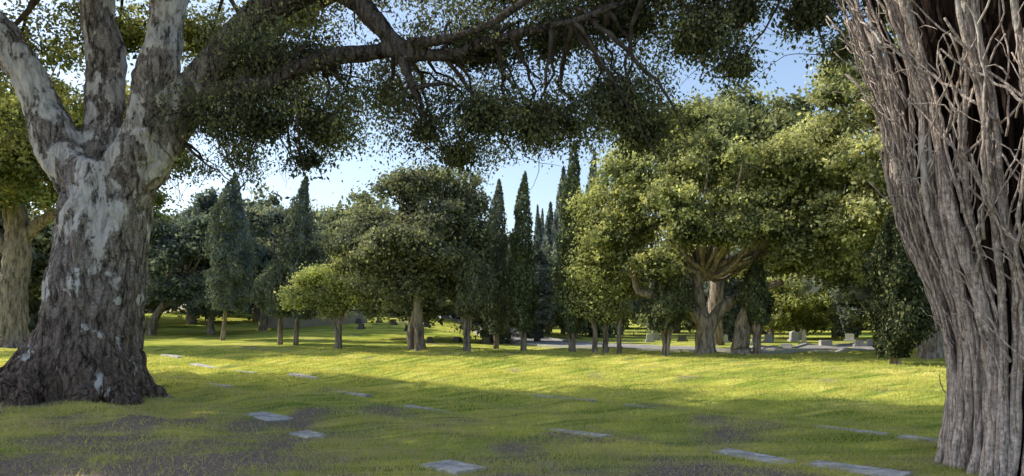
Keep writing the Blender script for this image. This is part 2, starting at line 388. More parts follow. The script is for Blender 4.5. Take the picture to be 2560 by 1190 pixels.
limbs = [
    ([(-8.2, BY, 2.9), (-8.35, BY, 3.8), (-8.7, BY-.1, 4.8), (-9.08, BY-.2, 5.6), (-9.6, BY-.3, 6.7), (-10.5, BY-.4, 7.6), (-12.5, BY-.5, 8.8), (-15, BY-.5, 9.8)], [.4, .52, .43, .38, .34, .33, .28, .12]),
    ([(-8.1, BY, 3.4), (-8.15, BY+.2, 5.0), (-8.1, BY+.25, 6.4), (-8.15, BY+.2, 7.8), (-8.4, BY+.3, 10.5)], [.4, .42, .36, .34, .2]),
    ([(-7.9, BY, 3.2), (-7.6, BY-.1, 4.0), (-7.15, BY-.3, 5.0), (-6.75, BY-.45, 6.2), (-6.5, BY-.5, 7.8), (-6.0, BY-1, 10.5)], [.35, .46, .42, .36, .34, .2]),
    ([(-8.0, BY, 2.6), (-7.75, BY, 3.5), (-7.35, BY, 4.3), (-6.9, BY, 5.0), (-6.2, BY, 5.95), (-5.4, BY-.2, 6.9), (-4.5, BY-.5, 7.5), (-3.5, BY-.9, 7.7), (-2.85, BY-1.2, 7.3), (-2.25, BY-1.4, 6.65), (-1.95, BY-1.5, 6.15), (-1.75, BY-1.5, 5.6)], [.4, .55, .52, .46, .42, .38, .33, .26, .2, .16, .12, .06]),
    ([(-7.9, BY+.2, 3.6), (-7.2, BY+.8, 5.6), (-6.2, BY+1.3, 7.0), (-4.5, BY+1.6, 8.4), (-2, BY+1.5, 9.6), (1.0, BY+.5, 10.2)], [.4, .4, .36, .3, .24, .12]),
    ([(-6.3, BY+.1, 5.6), (-5.6, BY-.2, 5.9), (-4.6, BY-.6, 5.95), (-3.6, BY-1, 6.25), (-2.4, BY-1.3, 6.3), (-1.2, BY-1.6, 6.15), (-.3, BY-1.8, 6.35), (1.0, BY-2.2, 6.5), (2.4, BY-2.6, 6.9)], [.24, .2, .17, .16, .15, .12, .09, .06, .02]),
    ([(-3.1, BY-1.0, 7.5), (-1.8, BY-1.4, 7.7), (0, BY-2, 7.5), (2, BY-2.5, 7.4), (4, BY-3, 7.2), (6, BY-3.3, 6.9)], [.14, .11, .08, .07, .05, .02]),
    ([(-2.45, BY-1.35, 6.9), (-1.9, BY-1.5, 6.4), (-1.3, BY-1.9, 6.3), (-.5, BY-2.1, 6.45), (.3, BY-2.3, 6.8), (1.4, BY-2.5, 7.1)], [.13, .10, .10, .08, .06, .02]),
    ([(-6.3, BY-.5, 8.5), (-5.2, BY-3, 9.2), (-3.5, BY-6, 9.4)], [.28, .2, .08]),
]
for P, R in limbs: T.add(P, R, 14, .2, .015)
def dsp(co, no):
    q = co+np.stack([vnoise(co*2.1, 41), vnoise(co*2.1, 42), vnoise(co*2.1, 43)], 1)*.35
    r = np.abs(vnoise(q*np.array([6, 6, 1.3]), 4)-.5)*2
    r2 = np.abs(vnoise(q*np.array([13, 13, 3.5]), 14)-.5)*2
    lo = vnoise(co*1.3, 2)-.5; lo2 = vnoise(co*np.array([3, 3, 1.2]), 22)-.5
    amp = .05+.05*(1-sstep(1, 5, co[:, 2]))
    thick = np.where(co[:, 0] > -5, .3, 1.0)
    return co+no*((r*amp+r2*.04+lo*.2+lo2*.12-.05)*thick)[:, None]
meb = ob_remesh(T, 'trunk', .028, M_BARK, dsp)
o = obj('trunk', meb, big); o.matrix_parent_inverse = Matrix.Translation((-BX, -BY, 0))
near = [(-5.3, 13.2, 4.9, .75, .9, .6, 1), (-4.2, 13.0, 4.9, .8, 1, .8, 1), (-3.3, 13, 4.85, .7, 1, .75, .9), (-4.75, 13.1, 4.1, .42, .6, .5, .9), (-5.6, 13.5, 4.3, .4, .5, .4, .7), (-3.5, 13, 4.3, .4, .5, .4, .5),
        (-4.3, 12.8, 6.0, 1.0, 1.1, .6, .7), (-3.0, 12.8, 5.9, .9, 1, .6, .8), (-2.1, 13, 5.3, .8, 1, .6, .8), (-1.4, 12.6, 4.7, .7, .9, .7, .9), (-.9, 12.6, 4.3, .5, .6, .4, .8),
        (-.5, 12.5, 4.9, .7, 1, .75, .9), (-.6, 12.5, 6.0, 1.1, 1.1, .6, .9), (.4, 12.4, 4.7, .55, .8, .7, .9), (1.0, 12.2, 4.7, .6, .9, .75, 1), (.6, 12.2, 6.1, 1.0, 1, .7, .9),
        (1.7, 12.2, 5.0, .7, .9, .8, 1), (2.1, 12.0, 4.5, .45, .6, .6, 1), (1.8, 12, 6.3, 1.0, 1, .6, .9), (2.9, 11.8, 5.9, .7, .9, .6, .9), (3.6, 11.5, 6.2, .8, .9, .6, .9), (4.4, 11.2, 6.1, .8, .9, .5, .9),
        (4.9, 11, 5.5, .4, .6, .5, .6), (5.5, 10.8, 6.1, .8, .8, .5, .8), (3.4, 11.5, 5.4, .4, .5, .4, .7), (-2.3, 12.6, 6.8, 1.2, 1, .4, .6), (-.2, 12, 6.9, 1.4, 1, .4, .9), (1.6, 11.6, 6.8, 1.4, 1, .4, .9), (3.2, 11.4, 6.9, 1.2, 1, .4, .9), (4.8, 11.0, 6.7, 1.0, 1, .4, .9), (-5.2, 14.4, 6.0, .8, 1, .5, .7)]
near = [(c[0]*1.13, c[1]*1.13-.3, 1.6+(c[2]-1.6)*1.13, c[3]*1.25, c[4]*1.1, c[5]*1.25, c[6]) for c in near]
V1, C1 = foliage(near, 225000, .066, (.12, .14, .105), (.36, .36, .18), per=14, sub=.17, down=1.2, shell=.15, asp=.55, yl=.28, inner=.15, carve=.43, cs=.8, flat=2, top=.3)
back = [(-11.5, 17, 7.6, 1.5, 1.2, 1.0), (-9.6, 18, 8.4, 1.6, 1.2, 1.0), (-7.4, 18, 8.2, 1.5, 1.2, 1.0), (-12.6, 16.5, 6.3, 1.2, 1, .8), (-5.8, 17.5, 7.2, 1.0, 1, .7), (-10.5, 19, 6.9, 1.2, 1, .8), (-14, 18, 8, 1.5, 1.3, 1.1), (-4.2, 15.6, 7.9, 1.1, .9, .5)]
V2, C2 = foliage(back, 46000, .09, (.15, .18, .08), (.48, .46, .17), per=18, sub=.2, down=.5, shell=.3, yl=.5, carve=.44, cs=.7)
rs = np.random.default_rng(3); high = []
while len(high) < 92:
    x = rs.uniform(-24, 1); y = rs.uniform(5, 24); z = rs.uniform(8.6, 11.2)
    if y > 10.6-.80*(x+4.6) or y < 4.5-.45*(x+4): continue  # unseen upper crown, added and outlined to cast the lawn's shade edge
    if z < 1.9+y*.445: z = 1.9+y*.445+rs.random()*.8
    q = rs.uniform(.8, 1.4); high.append((x, y, z+q*.6, q*1.3, q*1.2, q*.7))
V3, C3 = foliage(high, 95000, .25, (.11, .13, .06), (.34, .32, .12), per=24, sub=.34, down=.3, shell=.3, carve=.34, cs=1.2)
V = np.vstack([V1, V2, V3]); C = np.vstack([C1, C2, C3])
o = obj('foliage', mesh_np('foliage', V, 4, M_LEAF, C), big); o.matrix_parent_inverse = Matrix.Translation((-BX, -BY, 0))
T = Tubes(); rs = np.random.default_rng(8)
bp_ = np.vstack([catmull(limbs[i][0], limbs[i][1], .3)[0] for i in (3, 5, 6, 7)])
for c in near:
    cc = np.array(c[:3])
    for k in range(4):
        e = cc+rs.normal(size=3)*np.array(c[3:6])*.45
        j = np.argsort(np.linalg.norm(bp_-e, axis=1))[rs.integers(0, 6)]; s = bp_[j]
        m_ = (s+e)/2+rs.normal(size=3)*.22; m_[2] += .15
        T.add([s, m_, e], [.045, .025, .009], 5, .2, .03)
        for q in range(5):
            t = .3+.7*rs.random(); p = s*(1-t)**2+2*m_*t*(1-t)+e*t*t
            f = p+rs.normal(size=3)*np.array([.4, .4, .25])+np.array([0, 0, -.2])
            T.add([p, (p+f)/2+rs.normal(size=3)*.08+np.array([0, 0, .05]), f], [.009, .006, .003], 4, .15, .012)
for c in high+back:
    e = np.array(c[:3]); s = np.array([-7.5+rs.normal(), BY, 8.5+rs.random()*1.5])
    T.add([s, (s+e)/2+rs.normal(size=3)*.3+np.array([0, 0, .6]), e], [.10, .06, .02], 6, .6, .03)
o = obj('twigs', T.mesh('twigs', M_BARKD), big); o.matrix_parent_inverse = Matrix.Translation((-BX, -BY, 0))

# ------------------------------------------------------------------ generic trees
def tree(name, x, y, trunk, clumps, n, size, base, yellow=(.34, .34, .15), r=.3, frac=.7, mat=None, leafm=None, yl=.35, sub=.28, seed=0, per=20, fork=None, shell=.6, carve=.38, inner=.15):
    z0 = g1(x, y); e = empty(name, (x, y, z0)); inv = Matrix.Translation((-x, -y, -z0))
    T = Tubes()
    for P, R in trunk: T.add(P, R, 12, .25, .02, .05)
    st = fork if fork is not None else trunk[0][0][-1]
    branches_to(T, st, r, clumps, frac, seed)
    o = obj('trunk', T.mesh('trunk', mat or M_BARK2), e); o.matrix_parent_inverse = inv
    V, C = foliage(clumps, n, size, base, yellow, per=per, sub=sub, yl=yl, shell=shell, carve=carve, inner=inner)
    o = obj('foliage', mesh_np('foliage', V, 4, leafm or M_LEAF, C), e); o.matrix_parent_inverse = inv
    return e
def stem(x, y, pts, r0, r1, flare=1.5):
    P = [(x, y, -.3), (x, y, .1), (x+pts[0][0]*.5, y, .35)]+[(x+a, y+b, c) for a, b, c in pts]
    k = len(P); R = [r0*flare*1.1, r0*flare*.85, r0*1.1]+[r0+(r1-r0)*i/(k-3) for i in range(k-3)]
    return (P, R)
GO = (.115, .145, .075); YO = (.60, .60, .29)
cl = shell_clumps((9.0, 31, 6.0), (5.0, 4.2, 3.6), 92, .78, -.6, 21, .5, 1.14)+[(4.9, 30.4, 3.9, .9, .8, .8), (5.0, 30.4, 5.2, .9, .8, .8), (5.6, 28.6, 3.6, .8, .7, .6), (10.9, 28.2, 3.9, .9, .7, .6), (8.0, 27.8, 4.6, 1, .7, .7), (12.3, 28.6, 3.6, .9, .8, .7), (9.5, 27.8, 4.9, .9, .7, .6), (6.7, 28, 4.6, .9, .7, .7)]
tree('oak_tree', 7.8, 30, [stem(7.8, 30, [(.0, 0, .9), (-.05, 0, 1.3), (-.7, 0, 2.0), (-1.6, .1, 2.4), (-2.6, .2, 2.6), (-2.9, .2, 3.6)], .34, .06),
      stem(7.9, 30, [(.0, 0, .9), (.2, 0, 1.4), (1.0, .1, 2.2), (2.0, .3, 2.6), (3.2, .4, 3.0)], .32, .1),
      stem(7.85, 30.1, [(-.1, 0, 1.4), (-.25, .1, 2.6), (-.1, .2, 4.5), (.2, .3, 6)], .28, .12)], cl, 115000, .15, GO, YO, .35, .4, seed=4, fork=(7.9, 30.2, 3.2), sub=.22)
cl = shell_clumps((12.0, 31.5, 5.4), (2.6, 3, 3.3), 30, .75, -.7, 5, .5, 1.1)
tree('oak_tree', 9.15, 29.6, [stem(9.15, 29.6, [(0, 0, .8), (.25, 0, 1.8), (.4, .1, 2.8), (.9, .3, 4.2), (1.6, .5, 5.5)], .32, .15)], cl, 34000, .16, GO, YO, .3, .4, seed=5, sub=.23)
cl = shell_clumps((10.8, 40, 9.8), (5.2, 4, 4.4), 60, 1.05, -.5, 33)
tree('oak_tree', 11, 40, [stem(11, 40, [(0, 0, 2), (.1, 0, 4), (.2, 0, 7)], .4, .2)], cl, 52000, .21, (.12, .15, .09), (.36, .37, .19), .3, .4, seed=6, carve=.43)
cl = shell_clumps((15.4, 27.5, 7.8), (4.0, 3.2, 4.8), 52, .8, -.75, 8)+[(11.9, 27, 4.9, .8, .8, .5), (11.6, 27.3, 5.6, .6, .6, .5), (12.8, 26.8, 4.3, .8, .7, .5), (11.8, 27, 8.4, .8, .8, .6), (12.2, 27, 10.2, 1, .9, .7), (11.9, 25.8, 7.2, .8, .8, .6), (12.4, 25.6, 6.2, .8, .8, .6), (12.9, 25.6, 8.6, .9, .8, .6), (12.6, 25.4, 5.1, .8, .7, .5), (13.3, 25.2, 7.4, .9, .8, .6), (11.6, 26.4, 9.4, .8, .8, .6)]
tree('oak_tree', 15.6, 27.5, [stem(15.6, 27.5, [(0, 0, 1.5), (.1, 0, 3), (-.1, 0, 5)], .4, .2)], cl, 72000, .15, (.17, .20, .10), (.62, .61, .32), .3, .6, seed=7, yl=.55, carve=.41, sub=.22)
cl = [(3.5+.25*math.sin(i*1.7), 31.3, 1.9+i*.62, .95-.06*i+.2*math.sin(i*2.1), .8, .55) for i in range(9)]+[(4.7, 31.5, 4.2, .8, .8, .8), (4.6, 31.6, 5.6, .8, .8, .7), (4.9, 31.5, 2.7, .6, .6, .7), (2.9, 31, 3.1, .5, .5, .7), (4.2, 31.4, 1.6, .8, .5, .5)]
tree('pepper_tree', 3.9, 31.2, [stem(3.5, 31.2, [(0, 0, 1), (-.1, 0, 2), (.1, 0, 4)], .10, .05), stem(3.95, 31.3, [(0, 0, 1), (.1, 0, 2), (.2, 0, 4)], .11, .05), stem(4.5, 31.1, [(0, 0, 1), (.1, 0, 2.5)], .09, .05)],
     cl, 28000, .12, (.19, .22, .10), (.60, .61, .28), .12, .5, seed=9, yl=.6, sub=.25)
cl = shell_clumps((-4.3, 33.3, 5.0), (3.1, 3, 2.9), 50, .68, -.8, 12)+[(-6.5, 33, 5.8, .9, .9, .8), (-5.3, 33, 7.2, .9, .9, .6), (-3.9, 33, 7.7, .8, .8, .6), (-2.4, 33, 7.4, .9, .8, .7), (-1.6, 33, 6.4, .8, .8, .8), (-1.7, 33, 4.8, .9, .8, 1.0), (-5.6, 33, 3.0, .9, .8, .7), (-3.1, 33, 2.9, .9, .8, .7), (-6.2, 33.4, 4.2, .8, .8, .8), (-2, 33, 3.2, .7, .7, .8), (-4.9, 33.6, 2.4, .7, .7, .6), (-4.2, 31.5, 3.6, .9, .6, .8), (-5.2, 31.6, 4.6, .9, .6, .7), (-3.4, 31.4, 4.4, .8, .6, .8), (-4.4, 31.6, 2.7, .7, .5, .5)]
tree('oak_tree', -4.1, 33, [stem(-4.1, 33, [(-.05, 0, 1), (-.1, 0, 2.1), (.0, 0, 3.6), (.1, 0, 5)], .22, .1), stem(-4.55, 33.3, [(-.05, 0, .8), (.15, 0, 1.6), (.4, 0, 2.6)], .14, .1)],
     cl, 72000, .15, (.14, .16, .13), (.34, .35, .22), .22, .4, seed=10, yl=.3, carve=.4)
cl = [(-7.7, 37, 4.6, .9, .8, .6), (-6.6, 37, 4.3, .8, .8, .6), (-7.2, 37, 3.6, 1, .9, .6), (-8.3, 37, 3.9, .6, .6, .5), (-6.2, 37, 3.3, .6, .6, .5), (-6.6, 37, 2.5, .7, .6, .5)]
tree('oak_tree', -8.3, 37, [stem(-8.7, 37, [(0, 0, .7), (.2, 0, 1.5), (.8, 0, 2.8)], .12, .06)], cl, 14000, .15, (.18, .21, .10), YO, .12, .7, seed=11, yl=.5)
cl = [(-10.6, 36.5, 2.7, .6, .6, .4), (-9.6, 36.5, 3.5, .7, .6, .45), (-8.5, 36.4, 3.1, .7, .6, .45), (-9.4, 36.3, 2.3, .8, .6, .4), (-8.1, 36.4, 2.4, .55, .5, .35), (-10.2, 36.5, 3.3, .45, .4, .35), (-9.0, 36.4, 1.8, .5, .5, .3), (-10.8, 36.4, 2.2, .4, .4, .3)]
tree('small_oak_tree', -8.6, 36.5, [stem(-8.6, 36.5, [(-.05, 0, .6), (-.2, 0, 1.2), (-.9, 0, 2.2)], .11, .05), stem(-8.5, 36.5, [(0, 0, .8), (.1, 0, 1.4), (.2, 0, 2.4)], .09, .04)], cl, 15000, .13, (.28, .32, .14), (.68, .68, .32), .1, .8, seed=12, yl=.6, sub=.2)
cl = shell_clumps((-21.5, 50, 5.3), (3.6, 3, 3.9), 46, 1.0, -.85, 14)
tree('oak_tree', -24, 50, [stem(-24.4, 50, [(.1, 0, 1), (.6, 0, 2), (1.8, 0, 3.5)], .3, .15), stem(-20.2, 50, [(-.2, 0, 1), (-.1, 0, 2), (-.3, 0, 3.5)], .25, .15)], cl, 36000, .24, (.13, .165, .18), (.23, .27, .22), .25, .4, seed=14, yl=.2)  # bluish leaf colours stand in for haze
cl = shell_clumps((-16.5, 52, 4.9), (3.2, 3, 3.6), 32, 1.0, -.85, 15)
tree('oak_tree', -17, 52, [stem(-17.5, 52, [(0, 0, 1), (.1, 0, 2), (.3, 0, 3.5)], .3, .15)], cl, 26000, .24, (.155, .19, .195), (.29, .31, .23), .25, .4, seed=15, yl=.2)  # haze again put into the leaf colour, lighter and bluer
cl = shell_clumps((-24.5, 37, 10.0), (7.5, 5, 4.6), 60, 1.25, -.7, 16)+[(-18.3, 36.5, 8.6, 1.3, 1.2, 1.2), (-17.9, 36.5, 7.0, 1.0, 1, 1), (-18.6, 36.5, 6.0, .9, .9, .7), (-23, 35, 7.3, 1.5, 1, .8), (-26, 35, 7.0, 1.3, 1, .8), (-20.5, 36, 6.5, 1.3, 1, .8)]
tree('oak_tree', -24.7, 36.8, [stem(-24.9, 36.8, [(.0, 0, 1.2), (.05, 0, 3), (.3, 0, 5), (.1, 0, 7.2), (-.8, 0, 9.5)], .75, .35, 1.5), stem(-24.7, 36.8, [(0, 0, 4.2), (-1.1, 0, 5.6), (-2.5, 0, 6.8), (-4, 0, 8)], .4, .2, 1), stem(-24.6, 36.8, [(0, 0, 4.5), (1.2, 0, 6.3), (3.0, 0, 7.0)], .35, .15, 1)],
     cl, 62000, .2, (.13, .16, .08), (.42, .40, .16), .4, .6, seed=17, yl=.4)

# ------------------------------------------------------------------ cypresses
def cyp_foliage(h, w, n, size, base, z0=.9):
    t = rng.random(n*3)
    prof = np.where(t < .3, .55+.45*np.sin(t/.3*math.pi/2), np.clip(1-((t-.3)/.7)**1.5, 0, 1)**.8*.97+.03)
    keep = rng.random(n*3) < np.maximum(prof, .22); t = t[keep][:n]; prof = prof[keep][:n]; n = len(t)
    a = rng.random(n)*2*math.pi
    bump = .5+.95*vnoise(np.stack([np.cos(a)*2.4+5, np.sin(a)*2.4+5, t*h*1.5+w*9], 1), 3)
    r = w*.5*prof*bump*(.35+.7*rng.random(n)**.45)
    P = np.stack([np.cos(a)*r+.10*np.sin(t*5+w*7)*w, np.sin(a)*r, z0+t*(h-z0)], 1)
    cv = .5+1.0*vnoise(P*np.array([2.5, 2.5, 1.5])+40, 6)
    yv = np.clip(rng.random(n)-.7, 0, 1)[:, None]*2.5
    col = (np.array(base)*(1-yv)+np.array([.34, .34, .16])*yv)*(cv*(.7+.6*rng.random(n)))[:, None]
    nor = np.stack([np.cos(a), np.sin(a), np.full(n, .3)], 1)
    return leaf_verts(P, size*(.6+.9*rng.random(n)), .4, up=1.2, nor=nor, flat=1.0), np.repeat(col, 4, 0)
def vase(T, n, h, r0, r1, rad):
    for i in range(n):
        a = rng.random()*2*math.pi; q = rng.random()**.5; b = a+rng.normal()*.35
        T.add([(math.cos(a)*r0*q, math.sin(a)*r0*q, -.2), (math.cos(a)*r0*q*.8, math.sin(a)*r0*q*.8, h*.3), (math.cos(b)*r1*q*.6, math.sin(b)*r1*q*.6, h*.65), (math.cos(b)*r1*q, math.sin(b)*r1*q, h)], [rad*1.3, rad, rad*.8, rad*.35], 6, .2, .012)
def cypress(x, y, h, w, base=(.10, .13, .075), n=12000, size=.14, z0=.9, stems=True, lean=0.0, r1=.4):
    e = empty('cypress_tree', (x, y, g1(x, y)))
    T = Tubes()
    if stems: vase(T, 14, z0+.9, .16, r1, .05)
    else: T.add([(0, 0, -.2), (0, 0, z0), (0, 0, h*.8)], [.16, .12, .03], 8, .4, .01)
    obj('trunk', T.mesh('trunk', M_BARK2), e)
    V, C = cyp_foliage(h, w, n, size, base, z0)
    obj('foliage', mesh_np('foliage', V, 4, M_CYP, C), e)
    e.rotation_euler = (0, lean, 0); return e
cypress(.5, 33, 8.0, 1.2, z0=.9)
cypress(2.6, 32, 9.2, 1.25, z0=.9, n=14000)
cypress(-.75, 35.5, 8.2, 1.3, (.15, .18, .14), z0=.8, stems=False)
cypress(-2.0, 32.6, 5.6, 1.8, (.15, .17, .12), z0=1.6, r1=.5, n=10000)
cypress(6.2, 29.8, 4.2, 1.7, (.09, .11, .065), z0=1.1, r1=.6, n=8000)
cypress(9.75, 29.4, 4.0, 1.2, (.09, .11, .065), z0=1.2, r1=.45, n=6000)
cypress(12.35, 23.8, 5.0, 1.75, (.035, .048, .028), z0=.35, r1=.5, n=20000, size=.12)
cypress(-17.2, 44, 9.9, 2.8, (.16, .195, .18), z0=1.8, stems=False, n=14000, size=.2, lean=.09)  # left cypress leaves lightened and blued to suggest haze
cypress(-11.4, 39, 8.9, 2.0, (.15, .18, .15), z0=1.4, stems=False, n=11000, size=.18, lean=.06)
cypress(-12.4, 39.6, 5.0, 2.2, (.17, .2, .15), z0=1.5, stems=False, n=8000, size=.18)
V, C = cyp_foliage(10, 1.6, 6000, .3, (.15, .18, .165), .4); mc = mesh_np('cypress_spire', V, 4, M_CYP, C)  # far spires carry haze in a greyed, bluish leaf colour
T = Tubes(); T.add([(0, 0, -.3), (0, 0, 8)], [.2, .05], 6, 1); mt = T.mesh('spire_trunk', M_BARK2)
for (x, y, s, w) in [(3.2, 62, 1.08, 1.0), (2.3, 66, 1.12, .7), (2.75, 68, 1.12, .7), (4.0, 58, 1.3, 1.1), (6.6, 60, 1.5, 1.0), (4.3, 50, 1.1, 1.1), (1.5, 44, .6, 1.1), (-1.5, 60, .9, 1.2), (22, 48, .7, 1.3), (12.5, 45, .55, 1.3), (13.5, 46, .5, 1.2)]:
    e = empty('cypress_tree', (x, y, g1(x, y))); obj('foliage', mc, e); obj('trunk', mt, e); e.scale = (w, w, s); e.rotation_euler = (0, 0, random.random()*6)

# ------------------------------------------------------------------ distant trees
variants = []
for k, (base, yel, sh) in enumerate([((.15, .18, .16), (.28, .30, .20), (3.9, 3.5, 3.9)), ((.17, .20, .16), (.36, .37, .22), (3.2, 3.0, 4.4)), ((.135, .165, .17), (.23, .26, .21), (4.6, 4, 3.5)), ((.28, .32, .15), (.58, .58, .26), (3.9, 3.5, 3.9))]):  # distant haze painted in as paler, bluer leaves, except the last variant
    cl = shell_clumps((0, 0, 4.5), sh, 42, 1.1, -.95, 50+k, .35, 1.18)
    V, C = foliage(cl, 13000, .34, base, yel, per=16, sub=.38, yl=.35)
    T = Tubes(); T.add([(0, 0, -.3), (.1, 0, 1.5), (.2, .1, 4)], [.4, .3, .15], 8, .5, .02); branches_to(T, (.1, 0, 2), .3, cl, .4, k)
    variants.append((mesh_np('distant_foliage', V, 4, M_LEAF, C), T.mesh('distant_trunk', M_BARK2)))
dt = empty('distant_trees'); rs = np.random.default_rng(21)
def far(x, y, s, k=None, sz=None):
    k = rs.integers(0, 3) if k is None else k; r = rs.random()*6.28
    for i, mm in enumerate(variants[k]):
        o = obj('crown' if i == 0 else 'trunk', mm, dt, (x, y, g1(x, y))); o.rotation_euler = (0, 0, r); o.scale = (s, s, sz or s)
for i in range(60):
    x = -95+i*3.2+rs.uniform(-1.5, 1.5); y = rs.uniform(84, 108)
    if abs(x+8) < 4: y += 12
    far(x, y, rs.uniform(1.0, 1.5), sz=rs.uniform(.9, 1.6))
for i in range(24):
    x = -75+i*6.4+rs.uniform(-2, 2); y = rs.uniform(66, 78)
    if -14 < x < 4: continue
    far(x, y, rs.uniform(.9, 1.3), sz=rs.uniform(.8, 1.4))
for (x, y, s, k) in [(-30, 56, 1.1, 0), (-26, 60, 1.15, 2), (-13, 62, 1.2, 1), (-34, 50, 1.2, 1), (-40, 46, 1.2, 0), (-22, 64, 1.2, 2), (-3, 58, .9, 2), (-.5, 50, .8, 0), (6, 55, .85, 1), (-1.5, 42, .6, 1), (-6, 44, .8, 0), (-9.5, 66, 1.0, 2),
                     (20, 52, .55, 3), (24, 55, .6, 3), (28, 53, .6, 3), (17.5, 50, .5, 3), (24, 46, 1.3, 0), (30, 44, 1.4, 1), (18.5, 33, .75, 2), (20, 32, .9, 0), (36, 40, 1.5, 0), (16, 55, .8, 1), (9, 62, 1, 0), (2.6, 54, .55, 3), (-36, 62, 1.2, 0), (-19, 68, 1.25, 0)]:
    far(x, y, s, k)
hc = []
for i in range(110):
    x = rs.uniform(-80, 90); y = rs.uniform(80, 96)
    if abs(x+8) < 4: y += 12
    hc.append((x, y, rs.uniform(.5, 1.5), rs.uniform(1.5, 3), 1.5, rs.uniform(.8, 1.6)))
V, C = foliage(hc, 36000, .4, (.14, .17, .11), (.32, .33, .15), per=18, sub=.4, cs=1); obj('hedge', mesh_np('hedge', V, 4, M_LEAF, C))

# ------------------------------------------------------------------ near right trunk of many stems
CX, CY = 5.90, 7.6
e = empty('cypress_tree', (CX, CY, 0)); inv = Matrix.Translation((-CX, -CY, 0))
zk = np.array([-.2, .1, .5, 1.2, 1.75, 2.35, 3.0, 3.6, 4.8, 6.5]); rk = np.array([1.30, 1.25, 1.18, 1.2, 1.32, 1.54, 1.72, 1.78, 2.15, 2.8])
R_ = lambda z: np.interp(z, zk, rk)
T = Tubes(); zz = np.linspace(-.2, 6.5, 20)
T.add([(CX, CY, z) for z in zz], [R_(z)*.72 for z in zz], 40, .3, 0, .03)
o = obj('core', T.mesh('core', M_FIBSHADE), e); o.matrix_parent_inverse = inv
T = Tubes(); TD = Tubes(); rs = np.random.default_rng(77)
def stempath(th, q, z0, z1, drift, k=12, wv=.03):
    zz = np.linspace(z0, z1, k); ph = rs.random()*6; P = []
    for i, z in enumerate(zz):
        t = (z-z0)/(z1-z0); a = th+drift*t+wv*math.sin(z*1.6+ph)
        r = R_(z)*(q+.025*math.sin(z*1.9+ph*2))
        P.append((CX+math.cos(a)*r, CY+math.sin(a)*r, z))
    return P
for i in range(185):
    th = rs.uniform(math.radians(130), math.radians(310)) if i < 150 else rs.uniform(0, 6.28)
    q = rs.uniform(.74, 1.02); r = rs.choice([.014, .022, .032, .045, .06], p=[.34, .28, .2, .12, .06]); z1 = rs.uniform(3.2, 6.5)
    P = stempath(th, q, -.2, z1, rs.normal()*.16)
    rr = [r*(1.45-.8*j/11) for j in range(12)]
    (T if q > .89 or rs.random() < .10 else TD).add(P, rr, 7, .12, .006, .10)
for i in range(130):
    th = rs.uniform(math.radians(130), math.radians(310)); z0 = rs.uniform(.8, 3.4); z1 = z0+rs.uniform(.8, 2.8)
    P = stempath(th, rs.uniform(.94, 1.06), z0, z1, rs.normal()*.4, 7, .05); r = rs.uniform(.006, .018)
    P[-1] = tuple(np.array(P[-1])+np.array([math.cos(th), math.sin(th), 0])*rs.uniform(-.05, .25))
    T.add(P, [r*(1.2-.1*j) for j in range(7)], 6, .12, .012, .06)
for i in range(300):
    th = rs.uniform(math.radians(150), math.radians(290)); z = rs.uniform(1.8, 5.5) if i > 25 else rs.uniform(.4, 1.6)
    s = np.array([CX+math.cos(th)*R_(z), CY+math.sin(th)*R_(z), z]); out_ = np.array([math.cos(th), math.sin(th), 0])
    l = rs.uniform(.15, .8)*(1 if z > 2.5 else .6); tan = np.array([-math.sin(th), math.cos(th), 0])*rs.normal()*.7
    a = s+out_*l*.25+np.array([0, 0, l*.6])+tan*l*.4; b = a+out_*l*.3*rs.random()+np.array([0, 0, l*rs.uniform(-.3, .9)])+tan*l*.7
    T.add([s, a, b], [.009, .006, .002], 5, .08, .012)
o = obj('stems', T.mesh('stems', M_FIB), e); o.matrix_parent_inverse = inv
o = obj('inner_stems', TD.mesh('inner_stems', M_FIBSHADE), e); o.matrix_parent_inverse = inv

# ------------------------------------------------------------------ road, kerb, wall
def strip(name, pts, w, zoff, mat, step=.6, off=0.0, h=0):
    P, _ = catmull([(a, b, 0) for a, b in pts], [1]*len(pts), step)
    T_ = np.gradient(P, axis=0); T_ /= np.linalg.norm(T_, axis=1)[:, None]; Nn = np.stack([-T_[:, 1], T_[:, 0], T_[:, 0]*0], 1)
    cols = 7; V = []
    for j in range(cols):
        q = P+Nn*(off+(j/(cols-1)-.5)*w); q[:, 2] = gh(q[:, 0], q[:, 1])+zoff; V.append(q)
    V = np.stack(V, 1); k = len(P); V = V.reshape(-1, 3).tolist(); F = []
    for i in range(k-1):
        for j in range(cols-1):
            a = i*cols+j; F.append((a, a+1, a+cols+1, a+cols))
    if h:
        b = len(V); V += [(v[0], v[1], v[2]-h) for v in V]
        for i in range(k-1):
            for j in (0, cols-1):
                a = i*cols+j; F.append((a, a+cols, b+a+cols, b+a))
    me = bpy.data.meshes.new(name); me.from_pydata(V, [], F); me.update(); me.materials.append(mat)
    return obj(name, me)
rp = [(-70, 72), (-40, 84), (-20, 88), (-10, 88), (-4, 66), (0, 48), (3.5, 39), (7.5, 34.2), (11.5, 32.8), (17, 36), (26, 40), (60, 52)]
strip('road', rp, 3.6, .05, M_ROAD)
strip('kerb', rp, .18, .14, M_KERB, off=1.9, h=.2); strip('kerb', rp, .18, .14, M_KERB, off=-1.9, h=.2)
